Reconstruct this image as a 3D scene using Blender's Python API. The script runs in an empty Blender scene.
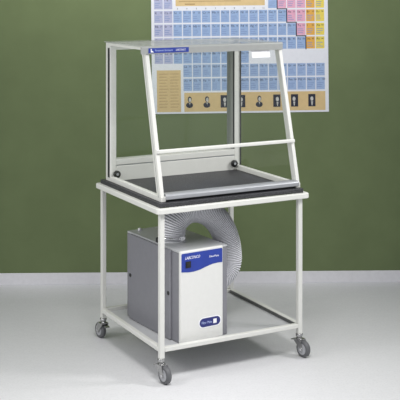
import bpy, bmesh, math, random
from mathutils import Vector, Matrix
random.seed(4)
C = bpy.context.scene.collection
R = math.radians
S = bpy.context.scene

# ------------------------------------------------------------------ camera, sky, lights, exposure
CAM_H = 1.9395
PHI = R(1.6)                                  # the camera is turned this far from square-on to the back wall
cd = bpy.data.cameras.new('camera'); cam = bpy.data.objects.new('camera', cd); C.objects.link(cam)
cam.location = (0, 0, CAM_H); cam.rotation_euler = (R(90), 0, -PHI)
cd.sensor_width = 36; cd.lens = 1090 / 400 * 36; cd.shift_y = -0.5548; cd.clip_end = 60
S.camera = cam

w = bpy.data.worlds.new('studio'); S.world = w; w.use_nodes = True
w.node_tree.nodes['Background'].inputs[0].default_value = (0.95, 0.97, 1.0, 1)
w.node_tree.nodes['Background'].inputs[1].default_value = 0.58

def area(name, loc, target, size, power, color=(1, 1, 1), size_y=None, spread=180):
    d = bpy.data.lights.new(name, 'AREA'); o = bpy.data.objects.new(name, d); C.objects.link(o)
    o.location = loc; d.size = size; d.energy = power; d.color = color; d.spread = R(spread)
    if size_y: d.shape = 'RECTANGLE'; d.size_y = size_y
    o.rotation_euler = (Vector(target) - Vector(loc)).to_track_quat('-Z', 'Y').to_euler()
    return o
area("overhead_softbox", (.3, 3.9, 2.6), (.1, 3.9, 0), .8, 34, (1.0, 0.99, 0.98), spread=130)
area('side_softbox', (2.7, 5.35, 2.5), (0.1, 5.5, 1.1), .6, 13, (1.0, 0.99, 0.98), spread=85)
area('left_softbox', (-2.6, 4.3, 2.3), (0, 5.4, 1.0), .7, 8, (1.0, 0.99, 0.97), spread=80)
area('wall_wash', (-.1, 5.5, 2.7), (-.1, 6.9, 2.6), 2.6, 17, (1.0, 0.98, 0.92), size_y=.3, spread=110)

S.view_settings.view_transform = 'Standard'; S.view_settings.look = 'None'
S.view_settings.gamma = 1; S.view_settings.exposure = 0.0; S.view_settings.use_curve_mapping = False

# ------------------------------------------------------------------ materials
def lin(c):
    return tuple(((v / 255) / 12.92 if v / 255 <= 0.04045 else ((v / 255 + 0.055) / 1.055) ** 2.4) for v in c) + (1,)
def mat(name, rgb, rough=0.5, metal=0.0, var=0.06, scale=40, bump=0.0, spec=0.5, coat=0.0):
    m = bpy.data.materials.new(name); m.use_nodes = True
    nt = m.node_tree; b = nt.nodes['Principled BSDF']
    b.inputs['Roughness'].default_value = rough; b.inputs['Metallic'].default_value = metal
    b.inputs['Specular IOR Level'].default_value = spec; b.inputs['Coat Weight'].default_value = coat
    tc = nt.nodes.new('ShaderNodeTexCoord'); nz = nt.nodes.new('ShaderNodeTexNoise')
    nz.inputs['Scale'].default_value = scale; nz.inputs['Detail'].default_value = 3
    nt.links.new(tc.outputs['Object'], nz.inputs['Vector'])
    rp = nt.nodes.new('ShaderNodeValToRGB'); c = lin(rgb)
    rp.color_ramp.elements[0].color = tuple(x * (1 - var) for x in c[:3]) + (1,)
    rp.color_ramp.elements[1].color = tuple(min(1, x * (1 + var)) for x in c[:3]) + (1,)
    rp.color_ramp.elements[0].position = .3; rp.color_ramp.elements[1].position = .7
    nt.links.new(nz.outputs['Fac'], rp.inputs['Fac']); nt.links.new(rp.outputs['Color'], b.inputs['Base Color'])
    if bump:
        bp = nt.nodes.new('ShaderNodeBump'); bp.inputs['Strength'].default_value = bump; bp.inputs['Distance'].default_value = .002
        nt.links.new(nz.outputs['Fac'], bp.inputs['Height']); nt.links.new(bp.outputs['Normal'], b.inputs['Normal'])
    return m
def glass(name, tint, refl=0.6, base=.03, haze=0):
    m = bpy.data.materials.new(name); m.use_nodes = True; nt = m.node_tree; nt.nodes.clear()
    o = nt.nodes.new('ShaderNodeOutputMaterial'); mx = nt.nodes.new('ShaderNodeMixShader')
    t = nt.nodes.new('ShaderNodeBsdfTransparent'); t.inputs[0].default_value = tint
    g = nt.nodes.new('ShaderNodeBsdfGlossy'); g.inputs['Roughness'].default_value = 0.03
    lw = nt.nodes.new('ShaderNodeLayerWeight'); lw.inputs[0].default_value = 0.5
    p = nt.nodes.new('ShaderNodeMath'); p.operation = 'POWER'; p.inputs[1].default_value = 5
    k = nt.nodes.new('ShaderNodeMath'); k.operation = 'MULTIPLY_ADD'; k.inputs[1].default_value = refl; k.inputs[2].default_value = base
    nt.links.new(lw.outputs['Facing'], p.inputs[0]); nt.links.new(p.outputs[0], k.inputs[0]); nt.links.new(k.outputs[0], mx.inputs[0])
    nt.links.new(t.outputs[0], mx.inputs[1]); nt.links.new(g.outputs[0], mx.inputs[2])
    if haze:
        hz = nt.nodes.new('ShaderNodeMixShader'); hz.inputs[0].default_value = haze
        df = nt.nodes.new('ShaderNodeBsdfDiffuse'); df.inputs[0].default_value = (.75, .76, .75, 1)
        nt.links.new(mx.outputs[0], hz.inputs[1]); nt.links.new(df.outputs[0], hz.inputs[2]); nt.links.new(hz.outputs[0], o.inputs[0])
    else: nt.links.new(mx.outputs[0], o.inputs[0])
    return m
def speckle(name, base, dot, scale, lo, hi, rough):
    m = mat(name, base, rough, var=.02, scale=25); nt = m.node_tree; b = nt.nodes['Principled BSDF']
    tc = nt.nodes.new('ShaderNodeTexCoord'); nz = nt.nodes.new('ShaderNodeTexNoise'); nz.inputs['Scale'].default_value = scale; nz.inputs['Detail'].default_value = 1
    nt.links.new(tc.outputs['Object'], nz.inputs['Vector'])
    rp = nt.nodes.new('ShaderNodeMapRange'); rp.inputs['From Min'].default_value = lo; rp.inputs['From Max'].default_value = hi
    nt.links.new(nz.outputs['Fac'], rp.inputs['Value'])
    mx = nt.nodes.new('ShaderNodeMix'); mx.data_type = 'RGBA'; mx.inputs['B'].default_value = lin(dot)
    old = b.inputs['Base Color'].links[0].from_socket
    nt.links.new(rp.outputs[0], mx.inputs['Factor']); nt.links.new(old, mx.inputs['A']); nt.links.new(mx.outputs['Result'], b.inputs['Base Color'])
    return m

M = {}
M['wall'] = mat('olive_green_paint', (106, 119, 84), .85, var=.05, scale=6, bump=.03, spec=.2)
M['floor'] = speckle('light_grey_vinyl', (214, 214, 216), (208, 208, 210), 90, .5, .7, .42)
M['base'] = mat('grey_vinyl_base', (222, 221, 225), .6, var=.03)
M['white'] = mat('white_powder_coat', (216, 216, 211), .38, var=.015)
M['alu'] = mat('satin_aluminium', (172, 174, 178), .42, .5, var=.03)
M['lip'] = mat('grey_aluminium_lip', (164, 166, 164), .5, .2, var=.03)
M['gasket'] = mat('black_gasket', (32, 33, 34), .6)
M['black'] = mat('black_plastic', (18, 18, 19), .4)
M['glass'] = glass('clear_glass', (.965, .982, .966, 1), .5, .018)
M['sashglass'] = glass('very_clear_glass', (.988, .993, .988, 1), .4, .015)
M['topglass'] = glass('hazy_top_glass', (.93, .94, .93, 1), .35, .03, .17)
M['work'] = speckle('black_speckled_laminate', (44, 44, 47), (120, 120, 128), 330, .60, .68, .5)
M['shelf'] = mat('pale_grey_sheet', (188, 189, 191), .4, var=.02)
M['caststeel'] = mat('zinc_plated_steel', (176, 176, 176), .25, .9, var=.05)
M['railshade'] = mat('dark_grey_rail_shade', (104, 105, 104), .4, .4, var=.06)  # dark tone for the painted shade on the right shelf rail
M['wheel'] = mat('grey_rubber', (92, 93, 96), .55)
M['hub'] = mat('pale_grey_hub', (165, 166, 170), .45)
M['case'] = mat('mid_grey_enamel', (126, 126, 132), .42, var=.03)
M['lid'] = mat('light_grey_enamel', (186, 188, 190), .3, .15, var=.02)
M['cover'] = mat('warm_white_moulding', (220, 220, 217), .4, var=.015)
M['blue'] = mat('blue_label_film', (40, 62, 152), .35, var=.08, scale=12)
M['navy'] = mat('navy_badge_film', (34, 42, 112), .35, var=.05)
M['print_white'] = mat('white_print', (240, 240, 244), .5)
M['print_pale'] = mat('pale_blue_print', (178, 192, 232), .5)
M['hose'] = mat('grey_hose', (226, 226, 231), .5, var=.04)
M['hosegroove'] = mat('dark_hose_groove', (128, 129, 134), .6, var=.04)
M['chrome'] = mat('chrome', (225, 225, 228), .15, 1.0, var=.02)
M['paper'] = mat('white_poster_paper', (220, 222, 230), .5, var=.02)
M['c_blue'] = mat('cell_blue', (144, 168, 206), .5, var=.05, scale=60)
M['c_lav'] = mat('cell_lavender', (168, 172, 202), .5, var=.05, scale=60)
M['c_pale'] = mat('cell_pale_blue', (150, 172, 208), .5, var=.05, scale=60)
M['c_pink'] = mat('cell_pink', (214, 160, 184), .5, var=.05, scale=60)
M['c_orange'] = mat('cell_orange', (216, 164, 72), .5, var=.05, scale=60)
M['c_yellow'] = mat('cell_yellow', (220, 200, 88), .5, var=.05, scale=60)
M['tan'] = mat('tan_print', (206, 180, 132), .5, var=.05, scale=30)
M['tanline'] = mat('brown_print', (158, 130, 84), .5)
M['ink'] = mat('dark_ink', (30, 34, 52), .6)
M['inkpale'] = mat('grey_ink', (120, 142, 186), .6)
M['grey_photo'] = mat('grey_ink_photo', (190, 188, 184), .6, var=.2, scale=90)

# ------------------------------------------------------------------ helpers
class MB:
    def __init__(self): self.bm = bmesh.new(); self.mats = []
    def mi(self, m):
        if m not in self.mats: self.mats.append(m)
        return self.mats.index(m)
    def _fin(self, faces, m, smooth=False):
        i = self.mi(m)
        for f in faces: f.material_index = i; f.smooth = smooth
    def box(self, a, b, m, bev=0.0, xf=None, seg=2):
        t = bmesh.new(); bmesh.ops.create_cube(t, size=1)
        for v in t.verts: v.co = Vector([a[i] + (b[i] - a[i]) * (v.co[i] + .5) for i in range(3)])
        if bev: bmesh.ops.bevel(t, geom=t.edges[:], offset=bev, segments=seg, affect='EDGES', profile=.5)
        self.merge(t, m, xf, smooth=False)
    def merge(self, t, m, xf=None, smooth=False):
        if xf is not None: t.transform(xf)
        bmesh.ops.recalc_face_normals(t, faces=t.faces[:])
        vm = {v: self.bm.verts.new(v.co) for v in t.verts}; fs = []
        for f in t.faces:
            try: fs.append(self.bm.faces.new([vm[v] for v in f.verts]))
            except ValueError: pass
        self._fin(fs, m, smooth); t.free()
    def prism(self, pts, y0, y1, m, plane='xz', bev=0.0, xf=None):
        t = bmesh.new()
        def P(p, d): return {'xz': (p[0], d, p[1]), 'yz': (d, p[0], p[1]), 'xy': (p[0], p[1], d)}[plane]
        va = [t.verts.new(P(p, y0)) for p in pts]; vb = [t.verts.new(P(p, y1)) for p in pts]
        n = len(pts); t.faces.new(va); t.faces.new(vb[::-1])
        for i in range(n): t.faces.new((va[i], vb[i], vb[(i + 1) % n], va[(i + 1) % n]))
        if bev: bmesh.ops.bevel(t, geom=t.edges[:], offset=bev, segments=2, affect='EDGES', profile=.5)
        self.merge(t, m, xf)
    def beam(self, p0, p1, wx, wy, m, bev=.003, up=(0, 0, 1)):
        p0 = Vector(p0); p1 = Vector(p1); z = (p1 - p0); L = z.length; z.normalize()
        x = Vector(up).cross(z)
        if x.length < 1e-4: x = Vector((1, 0, 0))
        x.normalize(); y = z.cross(x)
        xf = Matrix(((x.x, y.x, z.x, p0.x), (x.y, y.y, z.y, p0.y), (x.z, y.z, z.z, p0.z), (0, 0, 0, 1)))
        self.box((-wx / 2, -wy / 2, 0), (wx / 2, wy / 2, L), m, bev, xf)
    def lathe(self, prof, m, xf=None, seg=28, smooth=True, closed=False):
        t = bmesh.new(); rings = []
        for r, z in prof:
            rings.append([t.verts.new((r * math.cos(2 * math.pi * k / seg), r * math.sin(2 * math.pi * k / seg), z)) for k in range(seg)])
        pr = list(zip(rings, rings[1:])) + ([(rings[-1], rings[0])] if closed else [])
        for a, b in pr:
            for k in range(seg): t.faces.new((a[k], a[(k + 1) % seg], b[(k + 1) % seg], b[k]))
        if not closed: t.faces.new(rings[0][::-1]); t.faces.new(rings[-1])
        self.merge(t, m, xf, smooth)
    def sweep(self, path, radii, m, seg=32, caps=True, mats=None):
        t = bmesh.new(); rings = []; x = None
        for i, p in enumerate(path):
            p = Vector(p); a = Vector(path[max(0, i - 1)]); b = Vector(path[min(len(path) - 1, i + 1)])
            d = (b - a).normalized()
            if x is None: x = d.orthogonal().normalized()
            x = (x - d * x.dot(d)).normalized(); y = d.cross(x); r = radii[i]
            rings.append([t.verts.new(p + r * (x * math.cos(2 * math.pi * k / seg) + y * math.sin(2 * math.pi * k / seg))) for k in range(seg)])
        for a, b in zip(rings, rings[1:]):
            for k in range(seg): t.faces.new((a[k], a[(k + 1) % seg], b[(k + 1) % seg], b[k]))
        if caps: t.faces.new(rings[0][::-1]); t.faces.new(rings[-1])
        self.merge(t, m, None, True)
    def text(self, s, size, m, xf, depth=.0003, shear=0.0, align='LEFT', width=None):
        cu = bpy.data.curves.new('t', 'FONT'); cu.body = s; cu.size = size; cu.shear = shear; cu.align_x = align
        cu.extrude = depth; cu.resolution_u = 2
        ob = bpy.data.objects.new('t', cu); C.objects.link(ob)
        me = ob.to_mesh(); t = bmesh.new(); t.from_mesh(me); ob.to_mesh_clear()
        bpy.data.objects.remove(ob); bpy.data.curves.remove(cu)
        if width and t.verts:
            xs = [v.co.x for v in t.verts]; k = width / (max(xs) - min(xs)); x0 = min(xs)
            for v in t.verts: v.co.x = (v.co.x - x0) * k
        self.merge(t, m, xf)
    def build(self, name, parent=None, label=None, autosmooth=False):
        me = bpy.data.meshes.new(name); self.bm.to_mesh(me); self.bm.free()
        for m in self.mats: me.materials.append(m)
        o = bpy.data.objects.new(name, me); C.objects.link(o)
        if parent is not None: o.parent = parent
        if label: o['label'] = label
        return o
def rect(x0, z0, x1, z1): return [(x0, z0), (x1, z0), (x1, z1), (x0, z1)]
def T(x, y, z): return Matrix.Translation((x, y, z))
FACE = Matrix.Rotation(R(90), 4, 'X')          # text upright, facing -Y

# the room axes: x along the back wall, y towards it; the cart stands turned
def room(xc, yc):
    c, s = math.cos(PHI), math.sin(PHI); return (xc * c + yc * s, -xc * s + yc * c)
TH = R(28.08) - PHI
CX, CY = room(-0.1857, 5.2344)                 # front left leg of the cart
CARTM = T(CX, CY, 0) @ Matrix.Rotation(TH, 4, 'Z')
def thing(name, label, cat, u=0, v=0, z=0, yaw=0, world=None):
    o = bpy.data.objects.new(name, None); C.objects.link(o); o.empty_display_size = .1
    o['label'] = label; o['category'] = cat
    if world is not None: o.matrix_world = world
    else: o.matrix_world = CARTM @ T(u, v, z) @ Matrix.Rotation(yaw, 4, 'Z')
    return o
def tag(o, label, cat): o['label'] = label; o['category'] = cat; return o
def struct(o): o['kind'] = 'structure'; return o

# ------------------------------------------------------------------ the setting
WY = 6.917
b = MB(); b.box((-5, -2.5, -.05), (5, WY + .2, 0), M['floor']); struct(b.build('floor'))
b = MB(); b.box((-5, WY + .006, 0), (5, WY + .2, 3.6), M['wall']); struct(b.build('wall_back'))
b = MB(); b.box((-5, WY - .002, 0), (5, WY + .006, .074), M['base'], .002); struct(b.build('baseboard_back'))

# ------------------------------------------------------------------ cart
Wd, Dp = .7888, .7091
ZT, ZS, ZL = .836, .166, .113
cart = thing('utility_cart', 'white square-tube steel cart on four swivel casters with open lower shelf', 'cart')
OV = .0345; TB = .026
b = MB()
def rr_loop(x0, y0, x1, y1, r, n=6):
    p = []
    for cx, cy, a0 in ((x1 - r, y0 + r, -90), (x1 - r, y1 - r, 0), (x0 + r, y1 - r, 90), (x0 + r, y0 + r, 180)):
        for q in range(n + 1): a = R(a0 + 90 * q / n); p.append((cx + r * math.cos(a), cy + r * math.sin(a)))
    return p
t = bmesh.new(); rings = []
for rx, z in ((0, ZT - TB + .003), (.003, ZT - TB), (TB - .003, ZT - TB), (TB, ZT - TB + .003), (TB, ZT - .003), (TB - .003, ZT), (.003, ZT), (0, ZT - .003)):
    rings.append([t.verts.new((x, y, z)) for x, y in rr_loop(-OV + rx, -OV + rx, Wd + OV + .010 - rx, Dp + OV - rx, max(.002, .020 - rx * .7))])
for a_, b_ in zip(rings, rings[1:] + rings[:1]):
    for k in range(len(a_)): t.faces.new((a_[k], a_[(k + 1) % len(a_)], b_[(k + 1) % len(a_)], b_[k]))
b.merge(t, M['white'])
b.build('top_frame', cart)
h = .0125
for u in (0, Wd):
    for v in (0, Dp):
        b = MB(); b.box((u - h, v - h, ZL), (u + h, v + h, ZT - TB), M['white'], .003); b.build('leg', cart)
b = MB()
for a, c in (((h, -h), (Wd - h, h)), ((h, Dp - h), (Wd - h, Dp + h)), ((-h, h), (h, Dp - h)), ((Wd - h, h), (Wd + h, Dp - h))):
    b.box((a[0], a[1], ZS - .022), (c[0], c[1], ZS), M['white'], .003)
b.build('shelf_frame', cart)
b = MB(); b.box((Wd - h - .003, h + .012, ZS - .0215), (Wd - h, Dp - h - .004, ZS - .003), M['railshade'], 0); b.build('shelf_rail_shade', cart, 'dark grey strip painting the shade along the shelf rail')  # added strip: its dark colour paints the shade on the rail's inner face
b = MB(); b.box((h, h, ZS - .022), (Wd - h, Dp - h, ZS - .019), M['shelf']); b.build('shelf_panel', cart)
def caster(u, v, ang):
    """ang: heading of the wheel from the swivel axis, in cart axes"""
    k = MB(); xf = T(u, v, 0)
    k.lathe([(.016, ZL - .014), (.018, ZL - .012), (.018, ZL - .001), (.015, ZL)], M['caststeel'], xf, 20)
    k.lathe([(.011, ZL - .022), (.011, ZL - .012)], M['caststeel'], xf, 16)
    st = k.build('caster', cart)
    f = T(u, v, 0) @ Matrix.Rotation(ang, 4, 'Z')
    R0 = .042; off = .031
    k = MB()
    k.lathe([(.013, .088), (.016, .0885), (.016, .092), (.013, .0925)], M['caststeel'], T(u, v, 0), 20)
    k.box((-.02, -.021, .084), (.026, .021, .0885), M['caststeel'], .0012, f)
    for s in (-1, 1):
        pts = [(-.02, .087), (.026, .087), (.030, .078), (off + .012, .048), (off + .008, R0 - .010), (off - .010, R0 - .010), (.006, .056), (-.018, .076)]
        y0 = s * .0185
        k.prism(pts, y0 - .0013, y0 + .0013, M['caststeel'], 'xz', 0, f)
    k.build('fork', st)
    ax = f @ T(off, 0, R0) @ Matrix.Rotation(R(90), 4, 'X')
    k = MB()
    k.lathe([(.029, -.0125), (.038, -.013), (.0415, -.009), (R0, 0), (.0415, .009), (.038, .013), (.029, .0125)], M['wheel'], ax, 36)
    wl = k.build('wheel', st)
    k = MB()
    k.lathe([(.028, -.014), (.028, .014)], M['hub'], ax, 28, False)
    k.lathe([(.012, -.0165), (.014, -.0155), (.014, .0155), (.012, .0165)], M['hub'], ax, 20)
    k.lathe([(.006, -.022), (.006, .022)], M['chrome'], ax, 12, False)
    k.build('hub', wl)
    k = MB(); k.box((-.034, -.013, .080), (-.014, .013, .084), M['caststeel'], .001, f @ T(0, 0, 0) @ Matrix.Rotation(R(-12), 4, 'Y'))
    k.build('brake_pedal', st)
    return st
def cam_dir(x, y): return math.atan2(y, x) - R(28.08)      # heading seen from the camera -> cart axes
caster(0, 0, cam_dir(.6, -.8)); caster(Wd, 0, cam_dir(.62, -.78)); caster(0, Dp, cam_dir(-.55, .83)); caster(Wd, Dp, cam_dir(.3, -.95))

# ------------------------------------------------------------------ worktop
ZW = .857
b = MB(); b.box((-.012, -.006, 0), (Wd + .022, Dp + .012, ZW - ZT), M['work'], .002)
o = b.build('worktop'); o.matrix_world = CARTM @ T(0, 0, ZT)
tag(o, 'black speckled worktop slab lying on the top frame of the white cart', 'worktop')

# ------------------------------------------------------------------ enclosure
hood = thing('fume_enclosure', 'glass-sided fume hood with white frame and sloping front, standing on the black worktop', 'fume hood', .41, .35, ZW)
def H(u, v, z): return (u - .41, v - .35, z - ZW)
U0, U1, V0, VP, VB, ZTOP = .008, .808, .018, .636, .694, 1.597
SL = .200                                       # v of the sloping front at the top
def hb(k, a, c, m, bev=.003): k.box(H(*a), H(*c), m, bev)
# base frame
for u in (U0, U1 - .026):
    b = MB(); hb(b, (u, V0, ZW), (u + .026, VP, ZW + .026), M['white']); b.build('base_rail', hood)
# front sill: an airfoil bar above a dark slot
b = MB()
pts = [(V0 - .008, ZW + .010), (V0 - .010, ZW + .030), (V0 + .0, ZW + .038), (V0 + .05, ZW + .036), (V0 + .055, ZW + .028)]
b.prism([(p[0] - .35, p[1] - ZW) for p in pts], U0 + .024 - .41, U1 - .012 - .41, M['alu'], 'yz', .003)
b.build('front_sill', hood, 'grey aluminium front sill')
b = MB(); hb(b, (U0 + .028, V0 + .012, ZW), (U1 - .028, V0 + .03, ZW + .014), M['gasket'], 0); b.build('sill_slot', hood)
# back frame
for u0, u1, vb in ((U0, U0 + .036, VB), (U1 - .036, U1, VB + .026)):
    b = MB(); hb(b, (u0, VP, ZW), (u1, vb, ZTOP - .002), M['white'], .002); b.build('rear_post', hood)
b = MB(); hb(b, (U1 - .039, VP + .016, .972), (U1 - .036, VB + .026, ZTOP - .03), M['lip'], .0); b.build('inner_channel', hood, 'grey inner channel')
b = MB(); hb(b, (U0 + .036, VP + .004, 1.556), (U1 - .036, VB, ZTOP - .002), M['white'], .002)
b.build('back_top_rail', hood)
b = MB()
hb(b, (U0 + .036, VP, ZW), (U1 - .036, VP + .03, .936), M['white'], .002)
hb(b, (U0 + .036, VP + .006, .936), (U1 - .036, VP + .03, .942), M['alu'], .001)
hb(b, (U0 + .036, VP, .942), (U1 - .036, VB, .9718), M['white'], .002)
b.build('back_rail', hood)
for a_, c_ in (((U0 - .0012, VP + .006, ZW + .02), (U0, VP + .030, ZTOP - .03)), ((U1 - .0372, VP + .003, .975), (U1 - .036, VP + .016, 1.556)),
               ((U1 - .003, VP - .006, ZW + .026), (U1 + .003, VP, ZTOP - .012))):
    b = MB(); hb(b, a_, c_, M['gasket'], 0); b.build('gasket', hood, 'black gasket strip')
b = MB(); hb(b, (U0 + .036, VP + .046, .972), (U1 - .039, VP + .052, 1.556), M['glass'], 0); b.build('back_pane', hood)
for u in (U0 + .034, U1 - .046):
    b = MB(); xf = T(*H(u, VP, .895)) @ Matrix.Rotation(R(90), 4, 'X')
    b.lathe([(.010, 0), (.010, .006), (.0185, .007), (.0195, .010), (.0195, .019), (.017, .022)], M['black'], xf, 24)
    b.lathe([(.007, .0221), (.007, .0235)], M['alu'], xf, 16, False)
    b.build('clamp_knob', hood)
# sloping front posts and top side rails
def slope_v(z): return V0 + (SL - V0) * (z - ZW) / (ZTOP - .02 - ZW)
for u in (U0, U1 - .020):
    b = MB()
    z0, z1 = ZW + .02, ZTOP - .012
    prof = [(slope_v(z0), z0), (slope_v(z0) + .042, z0), (slope_v(z1) + .042, z1), (slope_v(z1), z1)]
    b.prism([(p[0] - .35, p[1] - ZW) for p in prof], u - .41, u + .020 - .41, M['white'], 'yz', .002)
    ue = u - .0008 if u == U0 else u + .020
    prof = [(slope_v(z0) + .021, z0), (slope_v(z0) + .025, z0), (slope_v(z1) + .025, z1), (slope_v(z1) + .021, z1)]
    b.prism([(p[0] - .35, p[1] - ZW) for p in prof], ue - .41, ue + .0008 - .41, M['lip'], 'yz')
    b.build('front_post', hood)
for u in (U0, U1 - .016):
    b = MB(); hb(b, (u, SL + .03, ZTOP - .018), (u + .016, VP, ZTOP - .002), M['white'], .002); b.build('top_rail', hood)
for u in (U0 + .010, U1 - .014):
    b = MB(); g = .002
    z0, z1 = ZW + .026, ZTOP - .018
    prof = [(slope_v(z0) + .046, z0), (VP, z0), (VP, z1), (slope_v(z1) + .046, z1)]
    b.prism([(p[0] - .35, p[1] - ZW) for p in prof], u - .41, u + .005 - .41, M['sashglass'], 'yz')
    b.build('side_pane', hood)
# top sheet and front lip
b = MB(); hb(b, (U0 - .01, SL, ZTOP - .002), (U1 + .006, VB, ZTOP + .004), M['topglass'], 0); b.build('top_pane', hood)
LU0, LU1 = U0 - .026, U1 + .0
b = MB()
pts = [(SL - .012, ZTOP - .037), (SL - .014, ZTOP - .004), (SL - .010, ZTOP + .002), (SL - .001, ZTOP + .002), (SL - .001, ZTOP - .030)]
b.prism([(p[0] - .35, p[1] - ZW) for p in pts], LU0 - .41, LU1 - .41, M['lip'], 'yz', .0015)
lip = b.build('front_lip', hood, 'grey front lip')
b = MB()
yl = SL - .0146
def lx(u): return u - .41
b.prism([(lx(.020), 1.5665 - ZW), (lx(.245), 1.5665 - ZW), (lx(.245), 1.591 - ZW), (lx(.020), 1.591 - ZW)], yl - .35 - .0006, yl - .35 + .0008, M['blue'], 'xz')
b.prism([(lx(.032), 1.570 - ZW), (lx(.037), 1.570 - ZW), (lx(.037), 1.5875 - ZW), (lx(.032), 1.5875 - ZW)], yl - .351, yl - .3504, M['print_white'])
b.prism([(lx(.037), 1.570 - ZW), (lx(.049), 1.570 - ZW), (lx(.043), 1.577 - ZW), (lx(.037), 1.577 - ZW)], yl - .351, yl - .3504, M['print_white'])
b.text('Paramount Enclosure', .014, M['print_pale'], T(lx(.056), yl - .351, 1.5745 - ZW) @ FACE, width=.098)
b.text('LABCONCO', .014, M['print_white'], T(lx(.172), yl - .351, 1.5745 - ZW) @ FACE, shear=.3, width=.056)
b.build('blue_label', lip)
# sash and its handle bar
ZB = 1.093
b = MB(); pr = []
z1 = ZTOP - .03
prof = [(slope_v(ZB) + .006, ZB), (slope_v(ZB) + .011, ZB), (slope_v(z1) + .011, z1), (slope_v(z1) + .006, z1)]
b.prism([(p[0] - .35, p[1] - ZW) for p in prof], U0 + .024 - .41, U1 - .024 - .41, M['sashglass'], 'yz')
sash = b.build('sash_pane', hood)
b = MB()
b.beam(H(U0 + .002, slope_v(ZB) - .006, ZB), H(U1 - .002, slope_v(ZB) - .006, ZB), .016, .018, M['white'], .004)
b.build('handle_bar', sash)
b = MB()
sl = math.atan2(SL - V0, ZTOP - .02 - ZW)
xf = T(*H(.62, slope_v(1.522) + .0055, 1.522)) @ Matrix.Rotation(-sl, 4, 'X')
pts = []
for cx, cz, a0 in ((.108, .005, -90), (.108, .035, 0), (.006, .035, 90), (.006, .005, 180)):
    for q in range(4): a = R(a0 + 30 * q); pts.append((cx + .005 * math.cos(a), cz + .005 * math.sin(a)))
b.prism(pts, -.0012, -.0002, M['print_white'], 'xz', 0, xf)
b.build('sticker', sash, 'blank white sticker')

# ------------------------------------------------------------------ filter unit
UO = (.122, .036); UZ = ZS - .019; UY = R(4.5); UH = .600 - UZ
unit = thing('filter_unit', 'grey and white boxy air filter unit with wavy blue control panel on cart shelf', 'air filter', UO[0], UO[1], UZ, UY)
XW, XR, YD = .25, .283, .545
b = MB()
b.box((.002, .012, .002), (XR, YD, UH - .012), M['case'], .004)
b.box((.02, .09, 0), (.05, .12, .013), M['black'], .002); b.box((.2, .09, 0), (.23, .12, .013), M['black'], .002)
b.box((.02, .45, 0), (.05, .48, .013), M['black'], .002); b.box((.2, .45, 0), (.23, .48, .013), M['black'], .002)
b.build('housing', unit)
b = MB(); b.box((.002, .010, UH - .011), (XR - .002, YD - .002, UH), M['lid'], .003); b.build('lid', unit, 'light grey lid')
b = MB(); b.box((-.011, .084, .002), (.003, .500, UH - .006), M['case'], .005)
for hy, hz in ((.098, .232), (.486, .232)): b.lathe([(.010, 0), (.010, .002)], M['black'], T(-.011, hy, hz) @ Matrix.Rotation(R(-90), 4, 'Y'), 20, False)
b.build('side_panel', unit)
b = MB(); b.box((.0, .0, .0005), (XW, .020, UH + .001), M['cover'], .006, seg=3); b.build('front_cover', unit, 'warm white front cover')
# wavy blue control panel
b = MB(); n = 24
bot = [(.0, .099), (.15, .104), (.3, .105), (.45, .100), (.6, .090), (.75, .082), (.9, .0795), (1, .081)]
def ev(t):
    for (a, p), (c, q) in zip(bot, bot[1:]):
        if a <= t <= c: k = (t - a) / (c - a); return p + (q - p) * k
    return bot[-1][1]
x0, x1 = .005, .245; zt = UH - .010
pts = [(x0 + (x1 - x0) * i / n, UH - ev(i / n)) for i in range(n + 1)]
for cx, a0 in ((x1 - .006, 0), (x0 + .006, 90)):
    for q in range(4): a = R(a0 + 30 * q); pts.append((cx + .006 * math.cos(a), zt - .006 + .006 * math.sin(a)))
b.prism(pts, -.0012, .001, M['blue'], 'xz')
b.text('LABCONCO', .020, M['print_white'], T(.026, -.0014, UH - .040) @ FACE, shear=.35, width=.086)
b.text('FilterMate', .014, M['print_white'], T(.168, -.0014, UH - .048) @ FACE, width=.056)
panel = b.build('control_panel', unit, 'blue control panel with wavy lower edge')
b = MB(); b.box((.028, -.005, UH - .082), (.058, -.001, UH - .050), M['black'], .002)
b.box((.034, -.0075, UH - .076), (.052, -.004, UH - .056), M['gasket'], .002); b.build('power_switch', panel)
# badge low on the front
b = MB()
def capsule(x0, x1, z, r):
    p = []
    for q in range(13): a = R(-90 + 15 * q); p.append((x1 - r + r * math.cos(a), z + r * math.sin(a)))
    for q in range(13): a = R(90 + 15 * q); p.append((x0 + r + r * math.cos(a), z + r * math.sin(a)))
    return p
bz = .086
b.prism(capsule(.104, .238, bz, .0265), -.0008, .001, M['print_white'])
b.prism(capsule(.110, .232, bz, .0215), -.0016, -.0006, M['navy'])
b.prism(rect(.190, bz - .011, .210, bz + .011), -.0022, -.0015, M['print_white'])
b.text('Filter Mate', .018, M['print_pale'], T(.122, -.0018, bz - .006) @ FACE, width=.060)
b.build('badge', unit, 'navy capsule badge with white square')
# outlet collar and a small cap on the lid
HU, HV = .192, .272                             # duct foot in cart axes
dv = Matrix.Rotation(-UY, 2) @ Vector((HU - UO[0], HV - UO[1]))
b = MB(); b.lathe([(.074, UH - .001), (.074, UH + .004), (.052, UH + .006), (.052, UH + .030), (.050, UH + .031)], M['lid'], T(dv.x, dv.y, 0), 32); b.build('outlet_collar', unit)
b = MB(); b.lathe([(.010, UH - .001), (.010, UH + .008), (.008, UH + .011)], M['print_white'], T(.062, .515, 0), 16); b.build('lid_cap', unit, 'small white cap')
b = MB(); b.lathe([(.064, .281), (.064, .286), (.052, .287), (.052, .300)], M['lid'], T(0, .0, 0) @ T(0, 0, 0) @ Matrix.Rotation(0, 4, 'Z') @ T(0, 0, 0), 32)
# the inlet collar is built lying: turn the lathe axis to +x of the unit
b.bm.transform(T(0, .185, .240) @ Matrix.Rotation(R(90), 4, 'Y')); b.build('inlet_collar', unit)

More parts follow.
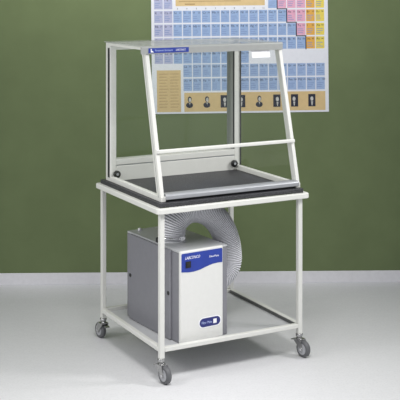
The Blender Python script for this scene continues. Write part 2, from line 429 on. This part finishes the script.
# ------------------------------------------------------------------ flexible duct
duct = thing('flexible_duct', 'grey ribbed flexible duct arching from the top of the filter unit to its right side', 'hose', HU, HV, .60)
inl = Matrix.Rotation(UY, 2) @ Vector((.290, .185)); iu, iv, iz = UO[0] + inl.x, UO[1] + inl.y, UZ + .240
E1 = Vector((.522, .262)); zc = .585
pts = []
def P(u, v, z): pts.append(Vector((u - HU, v - HV, z - .60)))
end = Vector((iu, iv)); rb = .085
a = Vector((HU, HV)); LL = (E1 - a).length; dr = (E1 - a).normalized(); s1 = .36 * LL; zap = .749
for q in range(4): P(HU, HV, .604 + .008 * q)
for q in range(1, 25):
    t = math.pi / 2 * q / 24; p = a + dr * (s1 - s1 * math.cos(t)); P(p.x, p.y, .632 + (zap - .632) * math.sin(t))
ze = iz + rb
for q in range(1, 33):
    t = math.pi / 2 * q / 32; p = a + dr * (s1 + (LL - s1) * math.sin(t)); P(p.x, p.y, ze + (zap - ze) * math.cos(t))
d2 = (end - E1).normalized(); L2 = (end - E1).length
for q in range(0, 13):
    t = q / 12 * math.pi / 2; k = rb * (1 - math.cos(t)); p = E1 + d2 * min(k, L2 - .002); P(p.x, p.y, iz + rb - rb * math.sin(t))
if L2 > rb + .002: P(end.x, end.y, iz)
# resample evenly
def resample(pts, n):
    L = [0]
    for a_, b_ in zip(pts, pts[1:]): L.append(L[-1] + (b_ - a_).length)
    out = []; j = 0
    for i in range(n + 1):
        s = L[-1] * i / n
        while j < len(L) - 2 and L[j + 1] < s: j += 1
        k = (s - L[j]) / max(1e-9, L[j + 1] - L[j]); out.append(pts[j].lerp(pts[j + 1], k))
    return out
NR = 84; sm = resample(pts, NR * 6)
for _ in range(30): sm = [sm[0]] + [(sm[i - 1] + sm[i] * 2 + sm[i + 1]) / 4 for i in range(1, len(sm) - 1)] + [sm[-1]]
RD = .069
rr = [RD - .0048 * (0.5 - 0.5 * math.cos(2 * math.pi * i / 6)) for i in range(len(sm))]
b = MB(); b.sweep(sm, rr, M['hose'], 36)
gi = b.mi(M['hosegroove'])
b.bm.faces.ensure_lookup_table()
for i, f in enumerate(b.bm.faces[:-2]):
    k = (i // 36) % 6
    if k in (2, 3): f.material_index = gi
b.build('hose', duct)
b = MB()
b.lathe([(.0695, -.0), (.0715, .0), (.0715, .013), (.0695, .013)], M['chrome'], T(0, 0, .016), 36, True, True)
cl = Matrix.Rotation(R(-75), 4, 'Z')
b.box((.070, -.013, .013), (.086, .013, .034), M['chrome'], .002, cl)
b.lathe([(.005, -.02), (.005, .02)], M['chrome'], cl @ T(.080, 0, .0235) @ Matrix.Rotation(R(90), 4, 'X'), 12, False)
hc = b.build('hose_clamp', duct, 'shiny steel band clamp')
b = MB(); b.box((-.100, -.006, .004), (-.071, .006, .030), M['black'], .003, Matrix.Rotation(R(12), 4, 'Z')); b.build('clamp_lever', hc, 'black clamp lever')

# ------------------------------------------------------------------ poster
PX = 1 / 157.3
A = room(-.303, 6.92)
poster = thing('periodic_table_poster', 'large periodic table poster in blue, pink and yellow on the green wall', 'poster',
               world=T(A[0], WY + .0045, 1.0766) @ Matrix.Rotation(R(-.60), 4, 'Y'))
X0 = 152.3
def pr_(px0, py0, px1, py1): return rect((px0 - X0) * PX, (114 - py1) * PX, (px1 - X0) * PX, (114 - py0) * PX)
TOPY = -36
b = MB(); b.prism(pr_(152.3, TOPY, 329.2, 114), -.003, 0, M['paper'])
LV = -.0033
def patch(px0, py0, px1, py1, m, lv=LV): b.prism(pr_(px0, py0, px1, py1), lv, -.002, m)
PC = 9.5; CX0 = 154.8
rows = {1: (-29.4, -17.4), 2: (-15.9, -3.9), 3: (-2.4, 9.6), 4: (11.2, 23.2), 5: (24.8, 36.8), 6: (38.4, 50.4), 7: (52.0, 64.0), 8: (65.0, 77.6), 9: (79.0, 91.4)}
els = 'H He Li Be B C N O F Ne Na Mg Al Si P S Cl Ar K Ca Sc Ti V Cr Mn Fe Co Ni Cu Zn Ga Ge As Se Br Kr Rb Sr Y Zr Nb Mo Tc Ru Rh Pd Ag Cd In Sn Sb Te I Xe Cs Ba La Ce Pr Nd Pm Sm Eu Gd Tb Dy Ho Er Tm Yb Lu Hf Ta W Re Os Ir Pt Au Hg Tl Pb Bi Po At Rn Fr Ra Ac Th Pa U Np Pu Am Cm Bk Cf Es Fm Md No Lr Rf Db Sg Bh Hs Mt Ds'.split()
cells = []
def add(row, col, z): cells.append((row, col, z))
add(1, 0, 1); add(1, 17, 2)
for p, z0 in ((2, 3), (3, 11)):
    add(p, 0, z0); add(p, 1, z0 + 1)
    for k in range(6): add(p, 12 + k, z0 + 2 + k)
for p, z0 in ((4, 19), (5, 37)):
    for k in range(18): add(p, k, z0 + k)
for k in range(3): add(6, k, 55 + k); add(7, k, 87 + k)
for k in range(15): add(6, 3 + k, 72 + k)
for k in range(7): add(7, 3 + k, 104 + k)
for k in range(15): add(8, 3 + k, 57 + k); add(9, 3 + k, 89 + k)
def cell_mat(r, c):
    if r >= 8: return M['c_pale']
    if c == 17: return M['c_yellow']
    if c == 16: return M['c_orange'] if r > 1 else M['c_blue']
    if (r == 3 and c >= 13) or (r == 2 and c >= 12) or (r == 4 and c >= 14) or (r == 5 and c >= 15): return M['c_pink']
    if c < 2: return M['c_lav']
    return M['c_blue']
ink = MB()
def put(s, px, py, size, m, w=None): ink.text(s, size * PX, m, T((px - X0) * PX, -.0036, (114 - py) * PX) @ FACE, .0002, width=w)
for r, c, z in cells:
    x0 = CX0 + c * PC; y0, y1 = rows[r]
    patch(x0 + .45, y0, x0 + PC - .45, y1, cell_mat(r, c))
    put(els[z - 1], x0 + 1.2, y0 + 3.2, 3.2, M['ink'])
    put(str(z), x0 + 6.2, y0 + 2.8, 2.2, M['ink'])
    for k in range(3):
        wd = random.uniform(3.5, 6.5)
        ink.prism(pr_(x0 + 1.4, y0 + 5.6 + k * 1.9, x0 + 1.4 + wd, y0 + 6.2 + k * 1.9), -.0036, -.0032, M['inkpale'])
# stair line between the metals and the others
st = [(13, 3), (14, 4), (15, 5), (16, 6)]
for c, r in st:
    x = CX0 + c * PC; y0, y1 = rows[r]
    ink.prism(pr_(x - .5, y0 - .8, x + .5, y1 + .8), -.0038, -.0032, M['ink'])
    if c < 16: ink.prism(pr_(x - .5, y1 + .3, x + PC + .5, y1 + 1.2), -.0038, -.0032, M['ink'])
# legend panel above the transition block, its white band and group numbers
patch(173.5, -31, 269, 10.4, M['paper'], -.0031); patch(176.7, -28, 266, 6.6, M['tan'])
for k in range(9):
    ink.prism(pr_(180, -24 + 3.2 * k, 262 - (k * 37 % 23), -23.4 + 3.2 * k), -.0036, -.0032, M['tanline'])
ink.prism(pr_(186, 4.2, 196, 5.2), -.0037, -.0032, M['tanline'])
for c in range(2, 12): put(str(c + 1), CX0 + c * PC + 4, 10.0, 2.4, M['ink'])
# text panel at the lower left
patch(153.6, 65.4, 184.0, 113.2, M['paper'], -.0031); patch(157.2, 70.5, 181.2, 112.2, M['tan'])
for k in range(12):
    for q in range(2):
        ink.prism(pr_(159.5 + q * 11, 74 + 3.0 * k, 168.5 + q * 11 - (k * 13 % 5) * .5, 74.5 + 3.0 * k), -.0036, -.0032, M['tanline'])
# tan strip with small portraits
patch(184.4, 93.2, 325.8, 112.2, M['tan'])
base = b.build('sheet', poster)
ink.build('printed_lettering', poster)
for k, px in enumerate((189.6, 206.9, 224.3, 241.8, 259.3, 277.0, 294.8, 312.2)):
    k_ = MB(); cy = 102.2
    if k not in (0, 1, 4): k_.prism(pr_(px - 3.6, cy - 6.2, px + 3.6, cy + 6.2), -.0037, -.0028, M['ink'])
    def blob(cx, cz, rx, rz, m, lv):
        p = [((cx + rx * math.cos(2 * math.pi * q / 20) - X0) * PX, (114 - cz + rz * math.sin(2 * math.pi * q / 20)) * PX) for q in range(20)]
        k_.prism(p, lv, -.0030, m)
    if k in (0, 1, 4):                                              # cut-out busts on the tan paper
        blob(px, cy + 3.4, 3.5, 2.8, M['ink'], -.0038); blob(px + .2, cy - 2.4, 2.0, 2.9, M['ink'], -.0038)
        blob(px + .5, cy - 1.9, 1.3, 2.0, M['grey_photo'], -.0040)
        k_.prism([((px + dx - X0) * PX, (114 - cy - dy) * PX) for dx, dy in ((-.5, .9), (.3, 3.6), (1.1, .9))], -.0040, -.0030, M['grey_photo'])
    else:                                                           # framed dark photographs
        sh = (k % 3 - 1) * .5
        blob(px + sh, cy - 1.6, 1.5, 2.2, M['grey_photo'], -.0040)
        k_.prism([((px + sh + dx - X0) * PX, (114 - cy - dy) * PX) for dx, dy in ((-.9, 1.2), (-.2, 5.2), (.5, 5.2), (1.1, 1.2))], -.0040, -.0030, M['grey_photo'])
    k_.build('portrait', poster)
